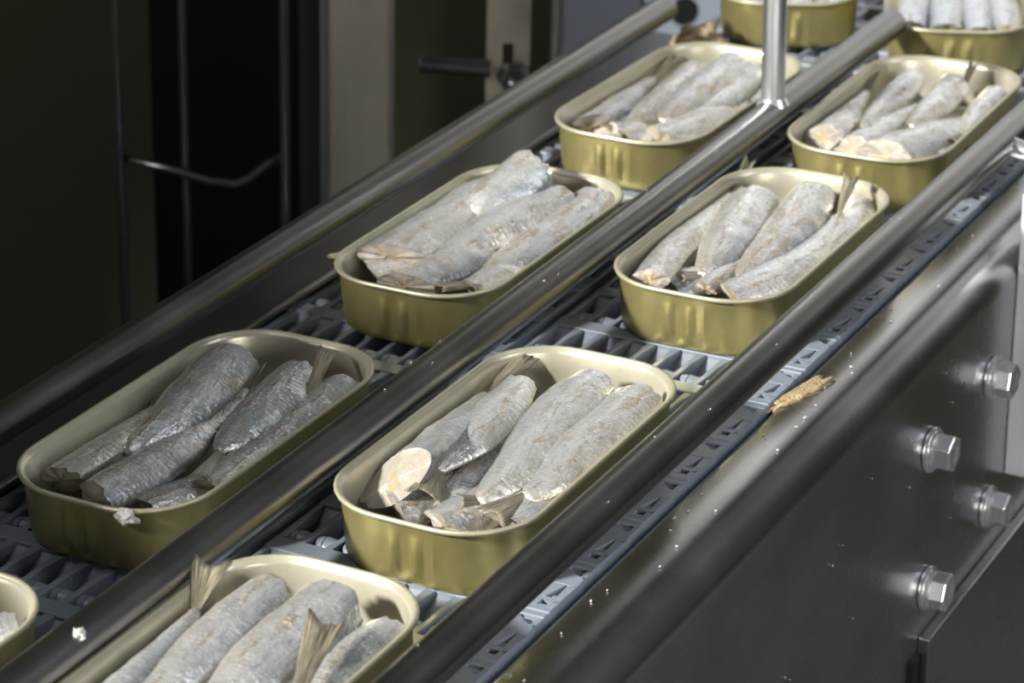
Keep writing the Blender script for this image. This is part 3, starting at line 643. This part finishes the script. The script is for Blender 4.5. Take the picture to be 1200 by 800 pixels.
# ------------------------------------------------------------------ sardines
def spline(pts, t):
    n = len(pts) - 1; s = t * n; i = min(int(s), n - 1); f = s - i
    g = lambda j: pts[min(max(j, 0), n)]
    a, b, c, d = g(i - 1), g(i), g(i + 1), g(i + 2)
    return [0.5 * (2 * b[k] + (c[k] - a[k]) * f + (2 * a[k] - 5 * b[k] + 4 * c[k] - d[k]) * f * f + (3 * b[k] - a[k] - 3 * c[k] + d[k]) * f ** 3) for k in range(len(b))]
TAN = {'E': 1.0, 'F': .8, 'B': .8, 'A': .45, 'C': .7, 'D': .4, 'G': .2}
NR, NA = 40, 28
SLOPE = {('A', 0): 1.5, ('F', 0): .9, ('F', 2): .6, ('F', 4): .6, ('E', 5): .5, ('B', 0): .3, ('D', 2): .1, ('C', 1): -.4}   # how far the cut face is turned up to view
def sardine(key, idx, pts, fin, label, lbl_part=None):
    cx, cy, crz = CANS[key]
    sd = rnd.random() * 100
    pts = [list(p) for p in pts]
    mx = sum(abs(p[0]) + p[3] / 2 for p in pts[:3]) / min(3, len(pts))
    sx = 1 if sum(p[0] for p in pts) > 0 else -1
    roll = rnd.uniform(-.32, .02)
    if sx > 0: roll = rnd.uniform(-.25, .08)
    elif mx > 33 and pts[0][2] < 19: roll = .55 if (key, idx) == ('A', 0) else rnd.uniform(.40, .55)
    elif mx > 30 and pts[0][2] < 19: roll = .15
    for p in pts:
        p[3] = min(p[3] * 1.01, 25 if (key, idx) == ('A', 0) else 22.5 if sx < 0 or mx < 28 else 18.5)
        if p[2] < 20:
            p[1] = max(-59.5, min(59.5, p[1]))
            dy = max(0.0, abs(p[1]) - 39.8)
            wall = min(29.9, 9 + math.sqrt(max(1.0, 20.6 ** 2 - dy * dy)))
            lim = wall - p[3] / 2 * math.cos(roll) * (.95 if (key, idx) == ('A', 0) else 1.08)
            if lim < 3: p[3] = max(6.0, (wall - 3) * 2); lim = 3
            p[0] = max(-lim, min(lim, p[0]))
    belly = rnd.choice((-1, 1))
    base = Vector((pts[len(pts) // 2][0], pts[len(pts) // 2][1], 0))
    ca, sa = math.cos(math.radians(crz)), math.sin(math.radians(crz))
    t = thing('sardine', label, 'sardine', (cx + ca * base.x - sa * base.y, cy + sa * base.x + ca * base.y, 0), math.radians(crz),
              'sardines in the %s can of the %s lane' % LANE[key])
    P = [spline(pts, i / (NR - 1)) for i in range(NR)]
    V, uv1, uv2 = [], [], []
    ln = 0.0; shear = rnd.uniform(-.4, .4); slope = SLOPE.get((key, idx), rnd.uniform(-.9, -.3)); fr = []
    for i, (x, y, z, W) in enumerate(P):
        p = Vector((x, y, z)) - base
        if i > NR * .88: W *= 1 - .55 * (i - NR * .88) / (NR * .12)
        if i: ln += (p - prev).length
        prev = p
        q0, q1 = P[max(0, i - 1)], P[min(NR - 1, i + 1)]
        T = Vector((q1[0] - q0[0], q1[1] - q0[1], q1[2] - q0[2])).normalized()
        Sd = T.cross(Vector((0, 0, 1))).normalized()
        if Sd.x < 0: Sd = -Sd
        Up = Sd.cross(T)
        if Up.z < 0: Up = -Up
        Sv = Sd * math.cos(roll) + Up * math.sin(roll); Nv = Up * math.cos(roll) - Sd * math.sin(roll)
        a = max(W, 1.2) / 2; bth = min(a * .56, 5.4) if a > 3 else a * .7
        fr.append((p, T, Sv, Nv, a, bth)); Sf = Sd * math.cos(.35) - Up * math.sin(.35)
        endf = max(0.0, 1 - i / 3.0)
        for j in range(NA):
            th = 2 * PI * j / NA; c, s_ = math.cos(th), math.sin(th)
            cc = math.copysign(abs(c) ** .92, c); ss = math.copysign(abs(s_) ** 1.28, s_)
            bb = bth * (1 - .28 * max(0, c * belly) ** 2)
            v = p + Sv * (a * cc) + Nv * (bb * ss)
            nz = noise.noise(Vector((ln * .10 + sd, cc * 1.4, ss * 1.2))) * .045 * a + noise.noise(Vector((ln * .34 + sd, cc * 3.4, ss * 3 + 9))) * .03 * a
            v += (Sv * cc + Nv * ss) * nz
            if i < 7:
                v += T * (shear * a * cc * max(0, 1 - i / 5) + noise.noise(Vector((sd, cc * 5, ss * 5))) * 2.0 * endf + slope * bth * ss * max(0, 1 - i / 7))
            V.append(tuple(v)); uv1.append((ln / 10, a * cc / 10 * 1.15 + (3.0 if s_ < 0 else 0))); uv2.append((i / (NR - 1), cc * -belly))
    F = [(i * NA + j, i * NA + (j + 1) % NA, (i + 1) * NA + (j + 1) % NA, (i + 1) * NA + j) for i in range(NR - 1) for j in range(NA)]
    F.append(tuple((NR - 1) * NA + j for j in range(NA)))
    bo = obj('body', V, F, M['skin'], t, True, uvs={'cm': uv1, 'band': uv2}); bo['tan'] = TAN.get(key, .3) * rnd.uniform(.3, 1.3)
    # cut face where the head was taken off
    p, T, Sv, Nv, a, bth = fr[0]
    CV, CF, cu = [], [], []
    for k in range(5):
        f = (1.0, .93, .7, .4, .12)[k]; dp = (0.0, .1, -.3, -.5, -.6)[k]
        for j in range(NA):
            o = Vector(V[j]); ctr = sum((Vector(V[q]) for q in range(NA)), Vector()) / NA
            v = ctr + (o - ctr) * f + T * dp + T * noise.noise(o * .35 + Vector((sd, 0, 0))) * .8 * (1 if k else 0)
            CV.append(tuple(v)); d = (o - ctr) * f; cu.append((d.dot(Sv) / 10, d.dot(Nv) / 10))
    for k in range(4):
        for j in range(NA):
            CF.append((k * NA + j, (k + 1) * NA + j, (k + 1) * NA + (j + 1) % NA, k * NA + (j + 1) % NA))
    CF.append(tuple(4 * NA + j for j in range(NA)))
    co = obj('cut_face', CV, CF, M['flesh'], t, True, uvs={'cm': cu}); co['label'] = 'cream cut flesh'
    # tail fin
    p, T, Sv, Nv, a, bth = fr[-1]
    if fin is None and pts[-1][3] < 11:
        q = Vector((p.x, p.y, p.z)) + T * 9 + base
        if abs(q.x) < 28 and abs(q.y) < 57: fin = (q.x, q.y, max(6, q.z - 1), 8)
    if fin:
        tip = Vector((fin[0], fin[1], fin[2] + 1.5)) - base; w1 = fin[3] * 1.35
        root = p - T * 1.5; ax = (tip - root); Lf = ax.length; ax.normalize()
        sdv = (Sf - ax * Sf.dot(ax)).normalized(); nv = ax.cross(sdv)
        NL, NW = 9, 11; FV, FF, fu = [], [], []
        for sgn in (1, -1):
            for i in range(NL):
                f = i / (NL - 1)
                for j in range(NW):
                    s_ = -1 + 2 * j / (NW - 1)
                    wd = (a * .75) * (1 - f) + w1 / 2 * f
                    ext = f * Lf * (.86 + .14 * abs(s_) ** 1.2) + (noise.noise(Vector((sd, s_ * 6, 0))) * 1.2 if i == NL - 1 else 0)
                    v = root + ax * ext + sdv * (wd * s_) + nv * (math.sin(s_ * 3 + sd) * .7 * f + sgn * (.55 * (1 - f) + .14))
                    FV.append(tuple(v)); fu.append((ext / 10, s_ * .5))
        o2 = NL * NW
        for i in range(NL - 1):
            for j in range(NW - 1):
                q = (i * NW + j, i * NW + j + 1, (i + 1) * NW + j + 1, (i + 1) * NW + j)
                FF.append(q); FF.append(tuple(o2 + k for k in reversed(q)))
        ring = [j for j in range(NW)] + [(i + 1) * NW - 1 for i in range(1, NL)] + [(NL - 1) * NW + j for j in range(NW - 2, -1, -1)] + [i * NW for i in range(NL - 2, 0, -1)]
        for k in range(len(ring)):
            u, v_ = ring[k], ring[(k + 1) % len(ring)]; FF.append((u, v_, o2 + v_, o2 + u))
        fo = obj('tail_fin', FV, FF, M['fin'], t, True, uvs={'cm': fu}); fo['label'] = 'brownish rayed tail fin'
    return t
for k, lst in FISH.items():
    for i, (pts, fin) in enumerate(lst):
        sardine(k, i, pts, fin, LABELS[k][i])

# ------------------------------------------------------------------ scraps
def lump(name, label, cat, loc, size, m, seed, rz=0.0, group=None):
    mb = bmesh.new(); bmesh.ops.create_icosphere(mb, subdivisions=4, radius=1.0)
    for v in mb.verts:
        d = 1 + .55 * noise.noise(v.co * 1.7 + Vector((seed, 0, 0))) + .38 * noise.noise(v.co * 4.5 + Vector((0, seed, 0)))
        v.co = Vector((v.co.x * size[0] * d, v.co.y * size[1] * d, v.co.z * size[2] * d)) * S
    me = bpy.data.meshes.new(name); mb.to_mesh(me); mb.free(); me.materials.append(m)
    me.polygons.foreach_set('use_smooth', [True] * len(me.polygons))
    o = bpy.data.objects.new(name, me); C.objects.link(o); o.location = Vector(loc) * S; o.rotation_euler = (0, 0, rz)
    return tag(o, label, cat, group)
lump('fish_scrap', 'brown dried fish scrap lying on the stainless side sheet', 'fish scrap', (76.2, -20, -1.6), (4.2, 16, 1.4), M['scrap'], 3.1, -.30)
lump('fish_crumb', 'pale fish crumb hanging from the rim of the shaded left can', 'fish scrap', (-41.7, -222.0, 20.2), (3.0, 1.6, 2.4), M['white_bit'], 5.5)
lump('fish_crumb', 'small white fish crumb on the middle guide rail near the front can', 'fish scrap', (-5.5, -291, 27.6), (1.7, 1.7, 1.5), M['white_bit'], 8.2)
lump('fish_scrap', 'brownish fish scrap behind the fourth can of the left lane', 'fish scrap', (-101, 284, 7), (11, 6, 6), M['scrap'], 12.0, .3)
lump('fish_scrap', 'thin wet fish scrap on the dark frame by the heaped can', 'fish scrap', (-113, 8, 3.4), (1.3, 8, .8), M['fin'], 21.0, -.5)
mb = MB()
def flake(x, y, z, s, on_plate=False):
    b = len(mb.v); a = rnd.uniform(0, 6.28); l = s * rnd.uniform(.8, 2.2)
    ux, uy = math.cos(a), math.sin(a)
    pts = [(-l, -s), (l, -s * .6), (l * .8, s), (-l * .9, s * .7)]
    for dz in (0, .35):
        for px, py in pts:
            X, Y = px * ux - py * uy, px * uy + py * ux
            mb.v.append((x + dz, y + X, z + Y) if on_plate else (x + X, y + Y, z + dz))
    mb.f.extend(tuple(b + i for i in q) for q in ((3, 2, 1, 0), (4, 5, 6, 7), (0, 1, 5, 4), (1, 2, 6, 5), (2, 3, 7, 6), (3, 0, 4, 7)))
for i in range(30): flake(rnd.uniform(77, 87), rnd.triangular(-230, 210, -120), -1.2, rnd.uniform(.15, .38))
for i in range(22): flake(99.3, rnd.uniform(-200, 100), rnd.uniform(-110, -18), rnd.uniform(.15, .25), True)
for xr, sl in ((-7.6, .0105), (76.4, .0007)):
    for i in range(12):
        a = rnd.uniform(-.5, .9); yy = rnd.uniform(-260, 230); flake(xr - sl * (yy + 420) + 6.4 * math.sin(a), yy, 23 + 6.4 * math.cos(a), rnd.uniform(.08, .2))
o = mb.build('fish_flecks', M['white_bit']); tag(o, 'tiny pale fish flecks on the rails and side sheet', 'flecks', kind='stuff')

# ------------------------------------------------------------------ machinery behind the conveyor
t = hall('wire_guard', 'thin grey wire guard of upright bars with a bent cross wire', 'wire guard', 0, 1150, -900)
for r, rad, top in ((-174.5, 2.4, 1300), (-145, 1.7, 1300), (-99.7, 2.0, 1300)):
    mb = MB(); mb.sweep([(r, 0, 0), (r, 0, 900), (r, 0, top)], rad, 10); mb.build('upright_bar', M['wire'], t, True)
mb = MB(); mb.sweep([(-174, 2, 845), (-150, -2, 841), (-133, -6, 837.5), (-122, -6, 836.5), (-116, -3, 838), (-108, 3, 843), (-101, 6, 846)], 1.9, 10); mb.build('cross_wire', M['wire'], t, True)
t = hall('black_cabinet', 'tall black cabinet behind the wire guard', 'cabinet', -131, 1300, -900)
mb = MB(); mb.box(-48, 48, 0, 200, 0, 1400); mb.build('cabinet_body', M['black'], t, bevel=3)
mb = MB(); mb.box(28, 46, -5, 0, 0, 1400); mb.build('door_edge', M['gap'], t)
t = hall('steel_post', 'wide upright stainless post beside the black cabinet', 'post', -70.5, 1250, -900)
mb = MB(); mb.box(-15.5, 15.5, 0, 40, 0, 1400); mb.build('post_column', M['post'], t, bevel=1.5)
mb = MB(); mb.box(-19.5, -15.5, 6, 40, 0, 1400); mb.build('side_flange', M['dark_sheet'], t)
t = hall('slotted_flat_bar', 'upright slotted steel flat bar holding a threaded stud', 'bracket', 1, 1200, -900)
mb = MB(); mb.box(-10.2, -2.6, 0, 6, 0, 1300); mb.box(2.6, 10.2, 0, 6, 0, 1300); mb.box(-2.6, 2.6, 0, 6, 0, 868); mb.box(-2.6, 2.6, 0, 6, 888, 1300)
mb.build('flat_bar', M['post'], t)
mb = MB(); path = [(-41 + i * .6, -2 + 0 * i, 877.5 - .03 * i) for i in range(56)]; mb.sweep(path, [4.2 if i % 2 else 3.6 for i in range(56)], 14); mb.build('threaded_stud', M['wire'], t, True)
mb = MB(); mb.sweep([(3, -1, 872), (3, -4, 872), (3, -8, 872)], [8, 8, 6.5], 6); mb.build('nut', M['wire'], t, bevel=.5)
mb = MB(); mb.sweep([(3, 0, 872), (3, -15, 872)], 3.2, 12); mb.build('stud_end', M['wire'], t, True)
t = hall('grey_machine_box', 'dark grey machine housing behind the far guide rail', 'machine housing', 65, 1450, -900)
mb = MB(); mb.box(-32, 13, 0, 30, 0, 1200); mb.build('housing', M['boxgrey'], t, bevel=3)
mb = MB(); mb.box(-36.5, -32.5, -3, 10, 0, 1200); mb.build('edge_strip', M['post'], t)
t = hall('pale_machine_panel', 'pale blue-grey machine panel with a dark hole behind the farthest cans', 'machine panel', 200, 1500, -900)
mb = MB(); mb.box(-117, 260, 0, 20, 0, 1100); mb.build('panel_sheet', M['pale'], t, bevel=2)
mb = MB(); mb.sweep([(-93, 1, 807), (-93, -1.2, 807)], 8, 24); mb.build('round_hole', M['hole'], t)

# sloping panel added out of view, shading the left lane's near cans
t = thing('light_blocker', 'sloping dark panel added out of view to shade the left lane', 'light blocker', (0, -430, 0))
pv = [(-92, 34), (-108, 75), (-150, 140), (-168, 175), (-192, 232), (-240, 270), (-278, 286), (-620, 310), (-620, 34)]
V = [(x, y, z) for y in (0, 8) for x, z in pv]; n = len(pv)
obj('blocker_panel', V, [tuple(range(n)), tuple(reversed(range(n, 2 * n)))] + [(i, (i + 1) % n, n + (i + 1) % n, n + i) for i in range(n)], M['dark_sheet'], t)
